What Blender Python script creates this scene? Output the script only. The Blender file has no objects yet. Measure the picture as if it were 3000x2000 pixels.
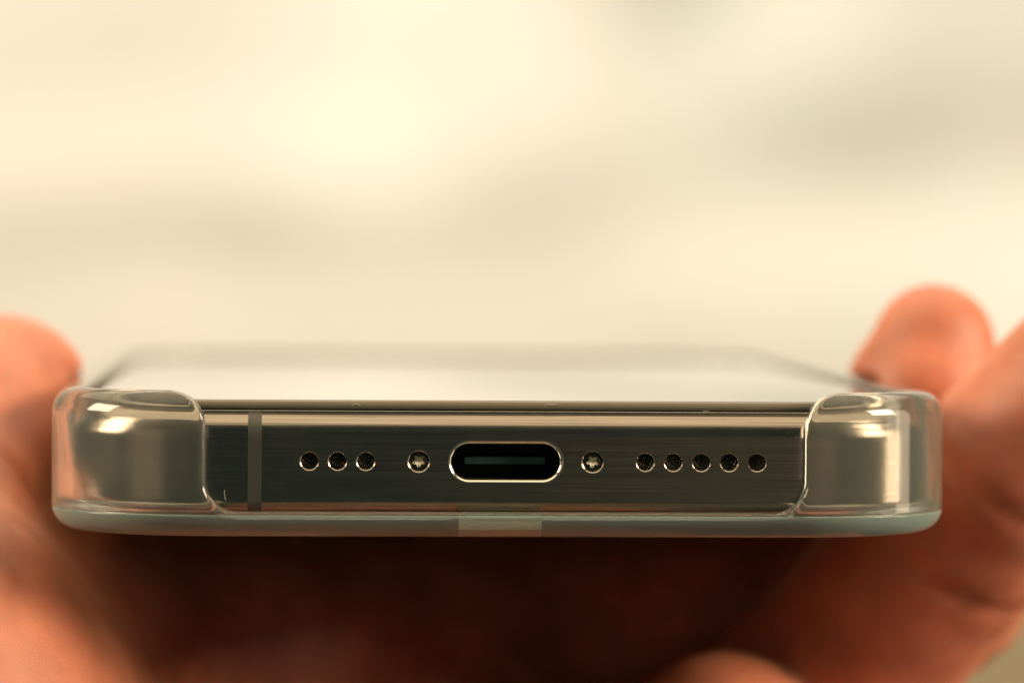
import bpy, bmesh, math, random
import numpy as np
from mathutils import Vector, Matrix
random.seed(7)
S = 0.001                      # everything below is written in millimetres
scene = bpy.context.scene
COL = scene.collection

# ------------------------------------------------------------------ camera
FPX = 12180.0                   # focal length in pixels of the 3000 px wide photograph
DIST = 340.0
yaw, pitch, roll = math.radians(-3.04), math.radians(-1.22), math.radians(-0.36)
Rc = Matrix.Rotation(yaw, 3, 'Z') @ Matrix.Rotation(math.radians(90) + pitch, 3, 'X') @ Matrix.Rotation(-roll, 3, 'Z')
ray = Rc @ Vector(((1482 - 1500) / FPX, -(1352 - 1000) / FPX, -1.0))
cam_pos = -ray * DIST
cd = bpy.data.cameras.new('camera')
cam = bpy.data.objects.new('camera', cd); COL.objects.link(cam)
cam.matrix_world = Matrix.Translation(cam_pos * S) @ Rc.to_4x4()
cd.sensor_width = 36; cd.lens = FPX / 3000 * 36
cd.clip_start = 0.01; cd.clip_end = 50
cd.dof.use_dof = True; cd.dof.focus_distance = (DIST + 0.3) * S; cd.dof.aperture_fstop = FPX / 3000 * 36 / 8.3
scene.camera = cam

# ------------------------------------------------------------------ world, lamps, exposure
w = bpy.data.worlds.new('World'); scene.world = w; w.use_nodes = True
bgn = w.node_tree.nodes['Background']
bgn.inputs[0].default_value = (0.64, 0.98, 0.86, 1); bgn.inputs[1].default_value = 0.072
scene.view_settings.view_transform = 'Standard'; scene.view_settings.look = 'None'
scene.view_settings.exposure = 0; scene.view_settings.gamma = 1
scene.render.engine = 'CYCLES'
cy = scene.cycles
cy.use_denoising = True
cy.max_bounces = 24; cy.transmission_bounces = 18; cy.glossy_bounces = 6; cy.diffuse_bounces = 3; cy.transparent_max_bounces = 16
cy.caustics_reflective = False; cy.caustics_refractive = True; cy.blur_glossy = 0.2
cy.sample_clamp_indirect = 8

def aim(o, p, t):
    p, t = Vector(p) * S, Vector(t) * S
    o.location = p; o.rotation_euler = (t - p).to_track_quat('-Z', 'Y').to_euler()
def area(name, p, t, sx, sy, power, color):
    l = bpy.data.lights.new(name, 'AREA'); l.shape = 'RECTANGLE'; l.size = sx * S; l.size_y = sy * S
    l.energy = power; l.color = color
    o = bpy.data.objects.new(name, l); COL.objects.link(o); aim(o, p, t); return o
def spot(name, p, t, deg, power, color, r=30):
    l = bpy.data.lights.new(name, 'SPOT'); l.spot_size = math.radians(deg); l.spot_blend = 1.0
    l.energy = power; l.color = color; l.shadow_soft_size = r * S
    o = bpy.data.objects.new(name, l); COL.objects.link(o); aim(o, p, t); return o
area('ceiling_lamp', (-60, 225, 620), (-60, 225, 0), 1300, 1210, 10.5, (1.0, 0.80, 0.54))
area('left_lamp', (-540, 0, 200), (-50, 25, -5), 220, 220, 4.0, (1.0, 0.80, 0.56))
area('right_lamp', (490, -150, 180), (45, 20, -12), 180, 170, 4.2, (1.0, 0.82, 0.60))
area('left_reflection_strip', (-430, -330, 90), (-30, 0, 0), 260, 300, .09, (1.0, 0.72, 0.46))  # added unseen panel, reflects as a brownish band in the left corner
area('right_reflection_strip', (470, -5, 20), (36, 8, 0), 110, 300, .6, (1.0, 0.78, 0.54))  # added out of view for the beige band in the right corner
area('warm_reflection_fill', (300, -760, -30), (0, 0, 0), 420, 420, .10, (1.0, 0.62, 0.40))  # added fill behind the camera, warms the reflection on the frame's right
area('wall_wash_lamp', (110, 820, 700), (100, 1300, 40), 700, 160, 6.5, (0.93, 0.925, 0.89))

# ------------------------------------------------------------------ helpers
def link(name, me, mat, parent=None):
    o = bpy.data.objects.new(name, me); COL.objects.link(o)
    if mat is not None and not me.materials: me.materials.append(mat)
    if parent is not None: o.parent = parent
    return o
def tag(o, label, cat, group=None):
    o['label'] = label; o['category'] = cat
    if group: o['group'] = group
def thing(name, label, cat):
    o = bpy.data.objects.new(name, None); COL.objects.link(o); o.empty_display_size = 0.005
    tag(o, label, cat); return o
def mesh_from(verts, faces, name='m', smooth=True):
    me = bpy.data.meshes.new(name)
    me.from_pydata([tuple(float(c) * S for c in v) for v in verts], [], faces); me.update()
    bm = bmesh.new(); bm.from_mesh(me); bmesh.ops.recalc_face_normals(bm, faces=bm.faces); bm.to_mesh(me); bm.free()
    if smooth:
        me.polygons.foreach_set('use_smooth', [True] * len(me.polygons))
    return me

def surface_nets(f, xs, ys, zs):
    X, Y, Z = np.meshgrid(xs, ys, zs, indexing='ij')
    F = f(X, Y, Z); inside = F < 0
    nx, ny, nz = F.shape
    acc = np.zeros((nx-1, ny-1, nz-1, 3)); cnt = np.zeros((nx-1, ny-1, nz-1))
    P = np.stack([X, Y, Z], -1)
    def sl(a, dx, dy, dz):
        return a[dx:nx-1+dx, dy:ny-1+dy, dz:nz-1+dz]
    corners = [(i, j, k) for i in (0, 1) for j in (0, 1) for k in (0, 1)]
    for a in corners:
        for ax in range(3):
            if a[ax] == 0:
                b = list(a); b[ax] = 1
                fa, fb = sl(F, *a), sl(F, *b)
                m = (fa < 0) != (fb < 0)
                t = np.where(m, fa / np.where(fa - fb == 0, 1, fa - fb), 0)
                acc += np.where(m[..., None], sl(P, *a) * (1 - t[..., None]) + sl(P, *b) * t[..., None], 0)
                cnt += m
    active = cnt > 0
    idx = -np.ones(active.shape, dtype=np.int64); idx[active] = np.arange(active.sum())
    V = acc[active] / cnt[active][:, None]
    quads = []
    for ax in range(3):
        s0 = [slice(None)] * 3; s1 = [slice(None)] * 3
        s0[ax] = slice(0, -1); s1[ax] = slice(1, None)
        ch = inside[tuple(s0)] != inside[tuple(s1)]
        flip = inside[tuple(s0)]
        o = [a for a in range(3) if a != ax]
        core = [slice(None)] * 3
        core[o[0]] = slice(1, -1); core[o[1]] = slice(1, -1)
        loc = np.argwhere(ch[tuple(core)]); fl = flip[tuple(core)][ch[tuple(core)]]
        loc[:, o[0]] += 1; loc[:, o[1]] += 1
        def cell(d0, d1):
            q = loc.copy(); q[:, o[0]] += d0; q[:, o[1]] += d1
            return idx[q[:, 0], q[:, 1], q[:, 2]]
        q = np.stack([cell(-1, -1), cell(0, -1), cell(0, 0), cell(-1, 0)], 1)
        if ax == 1: fl = ~fl
        q[~fl] = q[~fl][:, ::-1]
        quads.append(q)
    return V, np.concatenate(quads)
def grad(f, V, h):
    g = np.empty_like(V)
    for a in range(3):
        d = np.zeros(3); d[a] = h
        p, m = V + d, V - d
        g[:, a] = (f(p[:, 0], p[:, 1], p[:, 2]) - f(m[:, 0], m[:, 1], m[:, 2])) / (2 * h)
    return g
def sdf_mesh(name, f, xs, ys, zs, h=0.05, it=3):
    V, Q = surface_nets(f, np.asarray(xs), np.asarray(ys), np.asarray(zs))
    for _ in range(it):
        g = grad(f, V, h); n2 = np.maximum((g * g).sum(1), 0.15)
        d = f(V[:, 0], V[:, 1], V[:, 2]) / n2
        V = V - np.clip(d, -.4, .4)[:, None] * g
    g = grad(f, V, h); g /= np.maximum(np.linalg.norm(g, axis=1), 1e-6)[:, None]
    me = bpy.data.meshes.new(name)
    me.vertices.add(len(V)); me.vertices.foreach_set('co', (V * S).ravel())
    me.loops.add(len(Q) * 4); me.loops.foreach_set('vertex_index', Q.ravel().astype(np.int32))
    me.polygons.add(len(Q)); me.polygons.foreach_set('loop_start', np.arange(0, len(Q) * 4, 4, dtype=np.int32))
    me.update(calc_edges=True); me.validate()
    me.polygons.foreach_set('use_smooth', [True] * len(me.polygons))
    me.normals_split_custom_set_from_vertices([tuple(n) for n in g])
    me.update()
    return me
def rr(x, y, hx, hy, r):
    qx = np.abs(x) - hx + r; qy = np.abs(y) - hy + r
    return np.minimum(np.maximum(qx, qy), 0) + np.hypot(np.maximum(qx, 0), np.maximum(qy, 0)) - r
def extr(d, z, z0, z1, re):
    a = d + re; b = np.maximum(z - z1, z0 - z) + re
    return np.minimum(np.maximum(a, b), 0) + np.hypot(np.maximum(a, 0), np.maximum(b, 0)) - re
def smax(a, b, k):
    h = np.maximum(k - np.abs(a - b), 0) / k
    return np.maximum(a, b) + h * h * k * .25
def smin(a, b, k): return -smax(-a, -b, k)

# ------------------------------------------------------------------ materials
def new_mat(name):
    m = bpy.data.materials.new(name); m.use_nodes = True
    return m, m.node_tree.nodes, m.node_tree.links, m.node_tree.nodes['Principled BSDF']
def simple(name, col, rough=.5, metal=0., spec=.5):
    m, n, l, p = new_mat(name)
    p.inputs['Base Color'].default_value = (*col, 1); p.inputs['Roughness'].default_value = rough
    p.inputs['Metallic'].default_value = metal; p.inputs['Specular IOR Level'].default_value = spec
    return m
def noise_on(n, l, scale, detail=3, mapscale=(1, 1, 1)):
    tc = n.new('ShaderNodeTexCoord'); mp = n.new('ShaderNodeMapping'); mp.inputs['Scale'].default_value = mapscale
    nz = n.new('ShaderNodeTexNoise'); nz.inputs['Scale'].default_value = scale; nz.inputs['Detail'].default_value = detail
    l.new(tc.outputs['Object'], mp.inputs['Vector']); l.new(mp.outputs['Vector'], nz.inputs['Vector'])
    return nz
def ramp(n, l, src, stops):
    r = n.new('ShaderNodeValToRGB'); e = r.color_ramp.elements
    while len(e) < len(stops): e.new(.5)
    for i, (p, c) in enumerate(stops): e[i].position = p; e[i].color = (*c, 1)
    l.new(src, r.inputs['Fac']); return r

def mat_titanium():
    m, n, l, p = new_mat('brushed_titanium')
    p.inputs['Metallic'].default_value = 1
    nz = noise_on(n, l, 1.0, 4, (60, 60, 9000))
    nb = noise_on(n, l, 1.0, 3, (150, 150, 350))
    c = ramp(n, l, nz.outputs['Fac'], [(.25, (.17, .145, .115)), (.75, (.35, .30, .245))]); l.new(c.outputs['Color'], p.inputs['Base Color'])
    r = ramp(n, l, nb.outputs['Fac'], [(.3, (.19,) * 3), (.75, (.27,) * 3)]); l.new(r.outputs['Color'], p.inputs['Roughness'])
    b = n.new('ShaderNodeBump'); b.inputs['Strength'].default_value = .25; b.inputs['Distance'].default_value = 2e-5
    l.new(nz.outputs['Fac'], b.inputs['Height']); l.new(b.outputs['Normal'], p.inputs['Normal'])
    return m
def mat_case(name, milk, col):
    m, n, l, p = new_mat(name)
    p.inputs['Base Color'].default_value = (.995, 1.0, .975, 1); p.inputs['Transmission Weight'].default_value = 1
    p.inputs['IOR'].default_value = 1.43; p.inputs['Roughness'].default_value = .095
    d = n.new('ShaderNodeBsdfDiffuse'); d.inputs['Color'].default_value = (*col, 1)
    mx = n.new('ShaderNodeMixShader'); mx.inputs[0].default_value = milk
    nz = noise_on(n, l, 1.0, 3, (90, 400, 700))
    b = n.new('ShaderNodeBump'); b.inputs['Strength'].default_value = .12; b.inputs['Distance'].default_value = 6e-5
    l.new(nz.outputs['Fac'], b.inputs['Height']); l.new(b.outputs['Normal'], p.inputs['Normal'])
    l.new(p.outputs[0], mx.inputs[1]); l.new(d.outputs[0], mx.inputs[2])
    l.new(mx.outputs[0], n['Material Output'].inputs['Surface'])
    return m
def mat_skin():
    m, n, l, p = new_mat('skin')
    nz = noise_on(n, l, 130, 7)
    c = ramp(n, l, nz.outputs['Fac'], [(.30, (.37, .115, .058)), (.70, (.64, .225, .125))]); l.new(c.outputs['Color'], p.inputs['Base Color'])
    p.inputs['Subsurface Weight'].default_value = 1; p.inputs['Subsurface Radius'].default_value = (1.0, .30, .14)
    p.inputs['Subsurface Scale'].default_value = .0016
    p.inputs['Roughness'].default_value = .45
    v = n.new('ShaderNodeTexVoronoi'); v.inputs['Scale'].default_value = 1500
    w_ = noise_on(n, l, 1.0, 4, (900, 160, 160))
    ad = n.new('ShaderNodeMath'); ad.operation = 'MULTIPLY_ADD'; ad.inputs[1].default_value = .4
    l.new(v.outputs['Distance'], ad.inputs[0]); l.new(w_.outputs['Fac'], ad.inputs[2])
    b = n.new('ShaderNodeBump'); b.inputs['Strength'].default_value = .35; b.inputs['Distance'].default_value = 2e-4
    l.new(ad.outputs[0], b.inputs['Height']); l.new(b.outputs['Normal'], p.inputs['Normal'])
    return m
def mat_backdrop():
    m, n, l, p = new_mat('cream_cloth')
    nz = noise_on(n, l, 5.0, 2, (1, 1, 1.8))
    c = ramp(n, l, nz.outputs['Fac'], [(.35, (.80, .765, .655)), (.65, (.85, .755, .65))]); l.new(c.outputs['Color'], p.inputs['Base Color'])
    p.inputs['Roughness'].default_value = .9
    return m
TI = mat_titanium(); CASE = mat_case('clear_plastic', .06, (.60, .58, .46)); PLATE = mat_case('milky_clear_plastic', .27, (.50, .63, .57)); SKIN = mat_skin(); WALL = mat_backdrop()
def mat_glass():
    m, n, l, p = new_mat('screen_glass')
    p.inputs['Base Color'].default_value = (.004, .004, .004, 1)
    p.inputs['Emission Color'].default_value = (1, .92, .76, 1); p.inputs['Emission Strength'].default_value = .12   # added even glow that makes the grey screen paler
    nz = noise_on(n, l, 60, 5, (1, .35, 1))
    c = ramp(n, l, nz.outputs['Fac'], [(.45, (.004,) * 3), (.75, (.035,) * 3)]); l.new(c.outputs['Color'], p.inputs['Roughness'])
    return m
STEEL = simple('polished_steel', (.62, .56, .46), .16, 1)
STARSTEEL = simple('glint_steel', (.90, .82, .68), .30, 1)  # brighter steel, put in so the screw star glints
DARKSTEEL = simple('dark_steel', (.11, .10, .085), .25, 1)
WIRE = simple('blackened_wire', (.16, .15, .12), .2, 1)
BLACK = simple('black_rubber', (.006, .009, .008), .6)
LINER = simple('black_port_lining', (.010, .014, .013), .45)
TONGUE = simple('dark_green_plastic', (.06, .11, .10), .55)
GLASS = mat_glass()
EDGE = simple('ground_glass_edge', (.30, .25, .17), .4)
BAND = simple('antenna_plastic', (.056, .055, .042), .55)
MAGNET = simple('white_magnet_film', (.70, .62, .44), .5)
BACKGLASS = simple('matte_back_glass', (.12, .15, .14), .4)
NAIL = simple('fingernail', (.62, .32, .22), .3)
LINT = simple('lint', (.6, .55, .45), .8)

# ------------------------------------------------------------------ setting: pale backdrop sheet, folds shaped to shade into bright and dark patches
# (x, z, lean): how strongly the cloth leans up (over 1) or down (under 1) at points of the sheet
SHADING_FOLDS = [(-119, 108, 1.31), (-124, 95, 1.015), (-79, 98, 0.958), (-25, 98, 1.109), (22, 100, 1.225), (55, 109, 1.431),
         (89, 101, 1.35), (123, 108, 0.531), (157, 97, 1.389), (204, 110, 1.129), (259, 102, 1.045), (-119, 68, 1.396),
         (-65, 71, 1.319), (-25, 72, 1.305), (12, 65, 1.7), (55, 72, 1.486), (96, 77, 1.109), (136, 77, 1.191),
         (177, 73, 0.749), (218, 71, 0.945), (266, 71, 0.842), (-119, 48, 1.542), (-65, 48, 1.399), (-25, 46, 1.354),
         (22, 44, 1.7), (62, 45, 0.796), (110, 47, 1.021), (164, 53, 1.026), (204, 56, 0.638), (259, 54, 1.087),
         (-119, 24, 0.777), (-78, 26, 0.583), (-32, 25, 0.457), (15, 25, 0.714), (69, 29, 0.787), (110, 30, 0.983),
         (150, 26, 1.16), (191, 26, 1.351), (232, 26, 1.435), (266, 27, 1.699), (-118, 8, 1.25), (-65, 8, 1.58),
         (2, 9, 1.331), (69, 9, 1.208), (137, 14, 1.463), (178, 12, 1.571), (-65, -12, 1.139), (2, -12, 1.14),
         (69, -13, 1.167), (137, -11, 1.018), (185, -11, 1.078)]
def lean(x, z):
    num = np.ones_like(x) * 1e-3; den = np.ones_like(x) * 1e-3
    for fx, fz, q in SHADING_FOLDS:
        g = np.exp(-((x - fx) / 38) ** 2 - ((z - fz) / 20) ** 2); num = num + g * q; den = den + g
    return num / den
fxs = np.concatenate([np.arange(-1500, -260, 60), np.arange(-260, 480, 8), np.arange(480, 1701, 60)]).astype(float)
fzs = np.concatenate([np.arange(-900, -220, 60), np.arange(-220, 260, 5), np.arange(260, 1501, 60)]).astype(float)
GX, GZ = np.meshgrid(fxs, fzs, indexing='ij')
slope = (1 - lean(GX, GZ)) * 1.1
H = np.zeros_like(GX); k0 = int(np.argmin(np.abs(fzs)))
for k in range(k0 + 1, len(fzs)): H[:, k] = H[:, k-1] * .995 + .5 * (slope[:, k] + slope[:, k-1]) * (fzs[k] - fzs[k-1])
for k in range(k0 - 1, -1, -1): H[:, k] = H[:, k+1] * .995 - .5 * (slope[:, k] + slope[:, k+1]) * (fzs[k+1] - fzs[k])
nz_ = len(fzs)
bv = np.stack([GX, 1300 - H, GZ], -1).reshape(-1, 3)
bf = [(i * nz_ + k, i * nz_ + k + 1, (i + 1) * nz_ + k + 1, (i + 1) * nz_ + k) for i in range(len(fxs) - 1) for k in range(nz_ - 1)]
o = link('backdrop', mesh_from(bv, bf), WALL); o['kind'] = 'structure'
sol = o.modifiers.new('thickness', 'SOLIDIFY'); sol.thickness = .004; sol.offset = 0
dado = link('low_wall', mesh_from([(-1500, 1230, -900), (1700, 1230, -900), (1700, 1230, -102), (-1500, 1230, -102), (-1500, 1250, -900), (1700, 1250, -900), (1700, 1250, -102), (-1500, 1250, -102)],
    [(0, 1, 2, 3), (4, 5, 6, 7), (3, 2, 6, 7), (0, 3, 7, 4), (1, 2, 6, 5), (0, 1, 5, 4)], smooth=False), simple('tan_paint', (.46, .34, .19), .7)); dado['kind'] = 'structure'

# ------------------------------------------------------------------ smartphone
HX, LEN, RC = 35.7, 147.0, 11.5
phone = thing('smartphone', 'dark brushed metal smartphone seen at its charging port end, inside a clear case', 'phone')

def outline(inset, n=14):
    pts = []
    hx, hy, r = HX - inset, LEN / 2 - inset, max(RC - inset, .5)
    for cx, cy, a0 in ((hx - r, hy - r, 0), (-hx + r, hy - r, 90), (-hx + r, -hy + r, 180), (hx - r, -hy + r, 270)):
        for i in range(n + 1):
            a = math.radians(a0 + 90 * i / n)
            pts.append((cx + r * math.cos(a), LEN / 2 + cy + r * math.sin(a)))
    return pts
def loft(profile, n=14):
    """profile: (inset, z) from bottom to top; closed with flat caps"""
    verts, faces = [], []
    rings = [outline(i, n) for i, _ in profile]; m = len(rings[0])
    for (ins, z), ring in zip(profile, rings): verts += [(x, y, z) for x, y in ring]
    for k in range(len(profile) - 1):
        for i in range(m):
            j = (i + 1) % m; faces.append((k * m + i, k * m + j, (k + 1) * m + j, (k + 1) * m + i))
    faces.append(tuple(range(m))[::-1]); faces.append(tuple((len(profile) - 1) * m + i for i in range(m)))
    return mesh_from(verts, faces)
FZ0, FZ1, RE = -4.1, 4.06, 2.2
def frame_profile(off=0.):
    p = []
    RB = .9
    for i in range(11):
        a = math.radians(90 * i / 10); p.append((RB - (RB + off) * math.sin(a), FZ0 + RB - (RB + off) * math.cos(a)))
    for i in range(11):
        a = math.radians(90 * i / 10); p.append((RE - (RE + off) * math.cos(a), FZ1 - RE + (RE + off) * math.sin(a)))
    return p
def lathe_y(profile, n=40, cx=0, cz=0, half=0.0):
    """profile (radius, y); turned about the Y axis; half > 0 stretches it into a stadium"""
    verts, faces = [], []
    for r, y in profile:
        for i in range(n):
            a = 2 * math.pi * (i + .5) / n
            verts.append((cx + r * math.cos(a) + (half if math.cos(a) > 0 else -half), y, cz + r * math.sin(a)))
    for k in range(len(profile) - 1):
        for i in range(n):
            j = (i + 1) % n; faces.append((k * n + i, k * n + j, (k + 1) * n + j, (k + 1) * n + i))
    return verts, faces, n
def capped(profile, **kw):
    v, f, n = lathe_y(profile, **kw)
    f.append(tuple(range(n))); f.append(tuple((len(profile) - 1) * n + i for i in range(n)))
    return v, f
HOLES = [-16.05, -13.75, -11.45, 11.45, 13.75, 16.05, 18.35, 20.65]
SCREWS = [-7.12, 7.12]
HR, SR, PR, PH = .70, .82, 1.62, 2.98
cutters = []
for x in HOLES: cutters.append(capped([(HR + .33, -.2), (HR + .09, 0), (HR, .075), (HR, 1.6)], n=40, cx=x))
for x in SCREWS: cutters.append(capped([(SR + .35, -.2), (SR + .10, 0), (SR, .08), (SR, 1.6)], n=44, cx=x))
cutters.append(capped([(PR + .16, -.2), (PR + .16, 8)], n=56, half=PH))
frame = link('frame', loft(frame_profile()), TI, phone)
tmp = []
for v, f in cutters:
    c = link('cutter', mesh_from(v, f, smooth=False), TI); tmp.append(c)
    md = frame.modifiers.new('hole', 'BOOLEAN'); md.operation = 'DIFFERENCE'; md.solver = 'EXACT'; md.object = c
dg = bpy.context.evaluated_depsgraph_get()
baked = bpy.data.meshes.new_from_object(frame.evaluated_get(dg))
frame.modifiers.clear(); frame.data = baked
for c in tmp: bpy.data.objects.remove(c)
baked.polygons.foreach_set('use_smooth', [True] * len(baked.polygons))
baked.set_sharp_from_angle(angle=math.radians(25))
wn = frame.modifiers.new('normals', 'WEIGHTED_NORMAL'); wn.keep_sharp = True; wn.weight = 100

# layers of the screen edge, from the frame upwards
link('seam_gasket', loft([(1.75, 3.9), (1.75, 4.24)]), BLACK, phone)
link('frame_lip', loft([(1.40, 3.86), (1.40, 4.04), (1.44, 4.075), (1.7, 4.08)]), STEEL, phone)
link('screen_edge', loft([(1.60, 4.17), (1.50, 4.21), (1.48, 4.79), (1.52, 4.86), (1.64, 4.90)]), EDGE, phone)
sg = link('screen', loft([(1.60, 4.60), (1.60, 4.905), (1.70, 4.935), (2.0, 4.94)]), GLASS, phone)
sg.data.set_sharp_from_angle(angle=math.radians(40))
link('back_panel', loft([(1.9, -4.45), (1.6, -4.40), (1.5, -4.05)]), BACKGLASS, phone)

# antenna band wrapping the rounded edge, a hair proud of the metal
prof = [(i - .012, z) for i, z in frame_profile(.012)]
prof = [(i + .012, z) for i, z in prof]
bw = .56; bx = -20.5; av, af = [], []
for i, z in prof:
    av += [(bx - bw, i, z), (bx + bw, i, z), (bx - bw, i + .8, z * .8), (bx + bw, i + .8, z * .8)]
for k in range(len(prof) - 1):
    a = k * 4; b = a + 4
    af += [(a, a + 1, b + 1, b), (a + 1, a + 3, b + 3, b + 1), (a + 2, a, b, b + 2)]
bm_ = mesh_from(av, af); bm_.set_sharp_from_angle(angle=math.radians(40)); link('antenna_band', bm_, BAND, phone)

# charging port: polished rim, lining, tongue
v, f, n = lathe_y([(PR + .155, .35), (PR + .155, .03), (PR + .10, .012), (PR + .07, .02), (PR - .17, .215), (PR - .20, .30), (PR - .20, .8)], n=64, half=PH)
me = mesh_from(v, f); me.set_sharp_from_angle(angle=math.radians(35)); link('port_rim', me, STEEL, phone)
v, f, n = lathe_y([(PR - .195, .5), (PR - .195, 7.4)], n=56, half=PH)
f.append(tuple(n + i for i in range(n))); me = mesh_from(v, f); me.set_sharp_from_angle(angle=math.radians(40))
port = link('charging_port', me, LINER, phone)
def box(x0, x1, y0, y1, z0, z1, bev=0):
    bm = bmesh.new(); bmesh.ops.create_cube(bm, size=1)
    for q in bm.verts: q.co = Vector(((x0 + x1) / 2 + q.co.x * (x1 - x0), (y0 + y1) / 2 + q.co.y * (y1 - y0), (z0 + z1) / 2 + q.co.z * (z1 - z0))) * S
    if bev: bmesh.ops.bevel(bm, geom=bm.edges[:], offset=bev * S, segments=3, affect='EDGES', profile=.5)
    me = bpy.data.meshes.new('m'); bm.to_mesh(me); bm.free(); return me
link('tongue', box(-3.35, 3.35, 1.9, 7.2, -.33, .33, .12), TONGUE, port)

# speaker and microphone meshes deep in the round holes
def mesh_disc():
    V, F = [], []
    R = HR - .015
    def bar(p, q, y, t):
        p, q = Vector(p), Vector(q); d = (q - p).normalized(); s = Vector((-d.y, d.x)) * t
        b = len(V)
        for e in (p, q):
            V.append((e.x + s.x, y, e.y + s.y)); V.append((e.x, y - t, e.y)); V.append((e.x - s.x, y, e.y - s.y)); V.append((e.x, y + t, e.y))
        for i in range(4):
            j = (i + 1) % 4; F.append((b + i, b + j, b + 4 + j, b + 4 + i))
    for ang in (45, 135):
        c, s = math.cos(math.radians(ang)), math.sin(math.radians(ang))
        for k in range(-4, 5):
            o_ = k * .22
            if abs(o_) >= R: continue
            h = math.sqrt(R * R - o_ * o_); m = 8
            for i in range(m):
                t0, t1 = -h + 2 * h * i / m, -h + 2 * h * (i + 1) / m
                yy = .22 + .025 * math.sin((i + (ang > 90)) * 3.1416 + k)
                bar((c * t0 - s * o_, s * t0 + c * o_), (c * t1 - s * o_, s * t1 + c * o_), yy, .03)
    return mesh_from(V, F, smooth=False)
gm = mesh_disc(); v, f = capped([(HR - .002, .40), (HR - .002, .50)], n=32); bk = mesh_from(v, f, smooth=False)
bk.materials.append(BLACK)
for x in HOLES:
    g = link('speaker_mesh', gm, WIRE, phone); g.location.x = x * S; g.rotation_euler.y = random.uniform(-.3, .3)
    b = link('mesh_backing', bk, BLACK, g)

# five-lobed screws
def screw_mesh():
    N = 60; V, F = [], []
    def star(r, amp, y):
        for i in range(N):
            a = 2 * math.pi * i / N; q = r * (1 + amp * math.cos(5 * (a - math.pi / 2 - .5)))
            V.append((q * math.cos(a), y, q * math.sin(a)))
    def circ(r, y):
        for i in range(N):
            a = 2 * math.pi * i / N; V.append((r * math.cos(a), y, r * math.sin(a)))
    circ(SR - .02, .75); circ(SR - .02, .30); circ(SR - .09, .24); circ(.62, .20); star(.42, .24, .18); star(.42, .24, .6)
    for q, dy in ((.42, 0), (.38, .02), (.02, .02)):           # recess floor tilted up, shaped so the star glints
        for i in range(N):
            a = 2 * math.pi * i / N; rr_ = q * (1 + .26 * math.cos(5 * (a - math.pi / 2 - .5)))
            x_, z_ = rr_ * math.cos(a), rr_ * math.sin(a) ; V.append((x_, .18 + dy + (.58 * (z_ + .42) if dy else 0), z_))
    for k in (0, 1, 2, 3, 4, 6, 7):
        for i in range(N):
            j = (i + 1) % N; F.append((k * N + i, k * N + j, (k + 1) * N + j, (k + 1) * N + i))
    F.append(tuple(8 * N + i for i in range(N)))
    head = mesh_from(V[:6 * N], [f for f in F if max(f) < 6 * N]); head.set_sharp_from_angle(angle=math.radians(35))
    rec = mesh_from(V[6 * N:], [tuple(i - 6 * N for i in f) for f in F if min(f) >= 6 * N]); rec.set_sharp_from_angle(angle=math.radians(50))
    return head, rec
sm, rm = screw_mesh()
for x in SCREWS:
    s = link('screw', sm, DARKSTEEL, phone); link('star_recess', rm, STARSTEEL, s); s.location.x = x * S; s.rotation_euler.y = random.uniform(-.1, .1)

# ------------------------------------------------------------------ clear case
CHX, CW = 37.6, 1.95
def case_outer(x, y, z):
    t = np.clip((y - 9) / 16, 0, 1); re = np.where(z > 0, 2.1 - 1.5 * t * t * (3 - 2 * t), 2.1)
    return extr(rr(x, y - LEN / 2, CHX, LEN / 2 + CW, RC + CW), z, -6.15, 5.75 - .5 * t, re)
def case_sdf(x, y, z):
    d = case_outer(x, y, z)
    dp = rr(x, y - LEN / 2, HX, LEN / 2, RC)
    cav = extr(dp, z, -4.55, 5.2, 1.3) - .06                                   # room for the phone
    top = np.maximum(rr(x, y - LEN / 2, HX - .35, LEN / 2 - .35, RC - .35), 2.0 - z)   # open over the screen
    d = smax(d, -cav, .5); d = smax(d, -top, .4)
    zt = np.clip(z - 2.9, 0, 2.75)
    flare = 2.8 - np.sqrt(np.maximum(2.8 ** 2 - zt * zt, .01))
    zc = 40.0 - 4.05
    cut = rr(x, z - zc, 24.5, 40.0, 2.6) - flare * .95
    cut = np.maximum(cut, y - 9.0)
    return smax(d, -cut, .7)
SEAM = -4.32
def case_shell(x, y, z): return smax(case_sdf(x, y, z), SEAM + .012 - z, .16)
def case_plate(x, y, z): return smax(case_sdf(x, y, z), z - SEAM + .012, .16)
fine = np.arange(-2.7, 16, .34); mid = np.arange(16, 132, 1.3); end = np.arange(132, 150.3, .6)
gx = np.arange(-38.7, 38.71, .36); gy = np.concatenate([fine, mid, end])
case_me = sdf_mesh('clear_case', case_shell, gx, gy, np.concatenate([np.arange(-4.7, -3.85, .1), np.arange(-3.8, 6.41, .3)]), h=.04)
plate_me = sdf_mesh('case_plate', case_plate, gx, gy, np.concatenate([np.arange(-6.7, -4.75, .24), np.arange(-4.7, -3.95, .1)]), h=.04)
case = thing('phone_case', 'clear rubbery case with rounded corners wrapped round the phone and open at its port end', 'phone case')
link('bumper', case_me, CASE, case)
link('back_plate', plate_me, PLATE, case)
bar = link('alignment_bar', box(-3.9, 2.9, -1.25, 30, -5.5, -4.42, .1), MAGNET, case)

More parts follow.
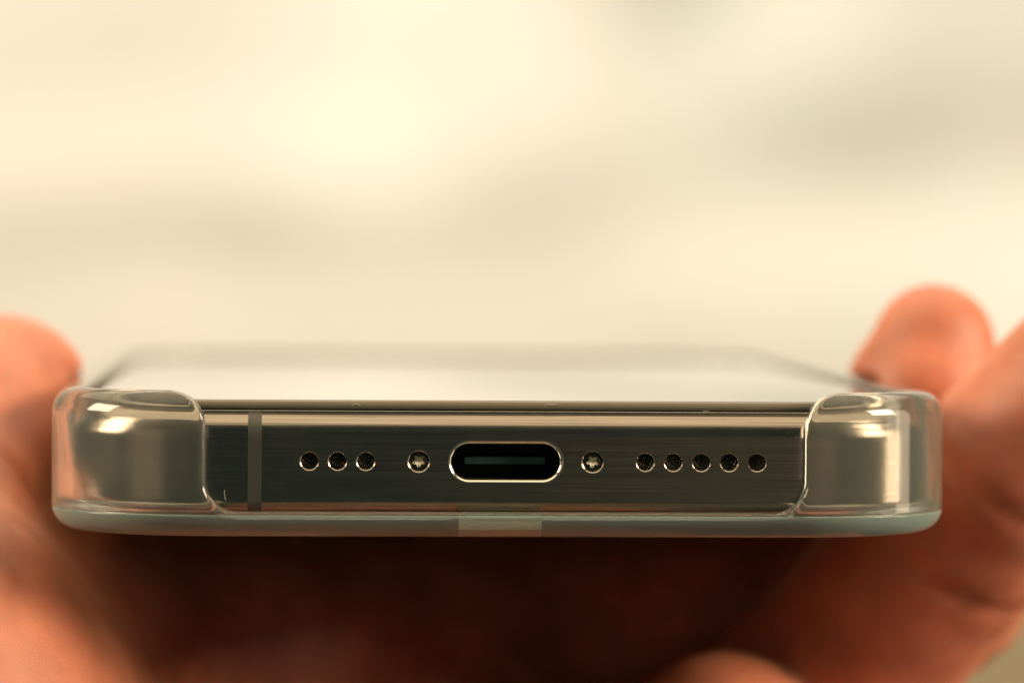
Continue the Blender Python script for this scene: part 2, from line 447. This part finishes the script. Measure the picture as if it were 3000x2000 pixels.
# ------------------------------------------------------------------ hand
def cone(x, y, z, a, b, ra, rb):
    a = np.array(a, float); b = np.array(b, float); d = b - a; L2 = d @ d
    t = np.clip(((x - a[0]) * d[0] + (y - a[1]) * d[1] + (z - a[2]) * d[2]) / L2, 0, 1)
    return np.sqrt((x - a[0] - t * d[0]) ** 2 + (y - a[1] - t * d[1]) ** 2 + (z - a[2] - t * d[2]) ** 2) - (ra + (rb - ra) * t)
FINGERS = {
 'index':  [(2, 80, -23.5, 11.5), (45, 63, -15, 9.2), (46.8, 57, -3, 8.0), (43.0, 55, 3.6, 7.7), (43.7, 55, 8.6, 5.8)],
 'middle': [(19, 60, -42, 11.0), (43.5, 41, -9, 9.2), (47.5, 36, -2.5, 8.6), (57, 32, 9.5, 7.6)],
 'ring':   [(2, 46, -42, 11.0), (12, 33, -35, 9.0), (30, 27, -42, 8.2), (38, 20, -46, 7.2)],
 'pinky':  [(-2, 30, -48, 10.0), (22.5, 42, -29.2, 9.4), (34, 34, -36, 7.8), (39, 30, -47, 6.6)],
 'thumb':  [(-51.5, 14, -21, 14.0), (-51, 37, -7, 10.6), (-44.6, 54, 2.6, 8.4)],
}
WRIST = (-10, -15, -105)
def hand_sdf(x, y, z):
    palm = cone(x, y, z, WRIST, (-6, -70, -190), 26, 30)
    for a, b, ra, rb in [(WRIST, FINGERS['index'][0][:3], 22, 13), (WRIST, FINGERS['middle'][0][:3], 22, 13),
                         (WRIST, FINGERS['ring'][0][:3], 21, 12.5), (WRIST, FINGERS['pinky'][0][:3], 20, 12),
                         (WRIST, FINGERS['thumb'][0][:3], 20, 14), ((-32, 10, -54), FINGERS['thumb'][0][:3], 18, 14),
                         (FINGERS['thumb'][0][:3], (-22, 40, -44), 12, 13), (FINGERS['index'][0][:3], (-38, 60, -20), 12, 12), ((-38, 60, -20), FINGERS['thumb'][0][:3], 12, 12)]:
        palm = smin(palm, cone(x, y, z, a, b, ra, rb), 11)
    fs = None
    for nme, ch in FINGERS.items():
        d = None
        for p, q in zip(ch[:-1], ch[1:]):
            c = cone(x, y, z, p[:3], q[:3], p[3], q[3]); d = c if d is None else smin(d, c, 1.2)
        for p0, p1, p2 in zip(ch[:-2], ch[1:-1], ch[2:]):              # flexion creases at the joints
            a_, b_, c_ = (np.array(q[:3], float) for q in (p0, p1, p2)); u = (b_ - a_) / np.linalg.norm(b_ - a_) + (c_ - b_) / np.linalg.norm(c_ - b_); u /= np.linalg.norm(u)
            sx, sy, sz = x - b_[0], y - b_[1], z - b_[2]; sd = sx * u[0] + sy * u[1] + sz * u[2]
            d = d + (0 if nme in ('ring', 'pinky') else .5) * np.exp(-(sd / 1.1) ** 2) * np.exp(-(sx * sx + sy * sy + sz * sz) / (2.2 * p1[3]) ** 2 * 2)
        fs = d if fs is None else smin(fs, d, .9)
    h = smin(palm, fs, 5)
    return smax(h, -(case_outer(x, y, z) - .12), 1.2)
hand_me = sdf_mesh('hand', hand_sdf, np.arange(-78, 74, 1.15), np.concatenate([np.arange(-110, -6, 2.0), np.arange(-6, 98, 1.15)]), np.concatenate([np.arange(-226, -70, 2.5), np.arange(-70, 24, 1.15)]), h=.2, it=2)
hand = link('hand', hand_me, SKIN)
tag(hand, 'bare hand cupped under the phone, thumb on one long edge and fingers up the other', 'hand')

# ------------------------------------------------------------------ a stray fibre on the metal
def tube(pts, r, n=6):
    V, F = [], []
    for i, p in enumerate(pts):
        a = Vector(pts[max(i - 1, 0)]); b = Vector(pts[min(i + 1, len(pts) - 1)]); d = (b - a).normalized()
        u = d.cross(Vector((0, 1, 0))).normalized(); w_ = d.cross(u)
        for k in range(n):
            t = 2 * math.pi * k / n; V.append(Vector(p) + u * r * math.cos(t) + w_ * r * math.sin(t))
    for i in range(len(pts) - 1):
        for k in range(n):
            j = (k + 1) % n; F.append((i * n + k, i * n + j, (i + 1) * n + j, (i + 1) * n + k))
    return mesh_from(V, F)
fib = link('lint_fibre', tube([(-22.95 + .22 * t * t - .1 * t, -.04, -2.35 - .85 * t) for t in [i / 8 for i in range(9)]], .018), LINT)
tag(fib, 'tiny pale curved fibre clinging to the metal left of the antenna band', 'lint')
for pts, lab in (([(-12.6, 1.40, 4.42), (-12.4, 1.36, 4.60), (-12.15, 1.40, 4.66), (-12.0, 1.42, 4.52), (-11.85, 1.40, 4.44)], 'tiny pale curl of lint on the screen edge above the three speaker holes'),
                 ([(3.2, 1.40, 4.50), (3.5, 1.37, 4.68), (3.9, 1.40, 4.62), (4.15, 1.42, 4.70)], 'tiny pale curl of lint on the screen edge above the charging port'),
                 ([(16.3, 1.33, 4.10), (16.5, 1.30, 4.17), (16.75, 1.33, 4.12)], 'tiny speck of lint in the seam under the screen edge above the five speaker holes')):
    f_ = link('lint_fibre', tube(pts, .02), LINT); tag(f_, lab, 'lint', 'lint on the phone'); fib['group'] = 'lint on the phone'
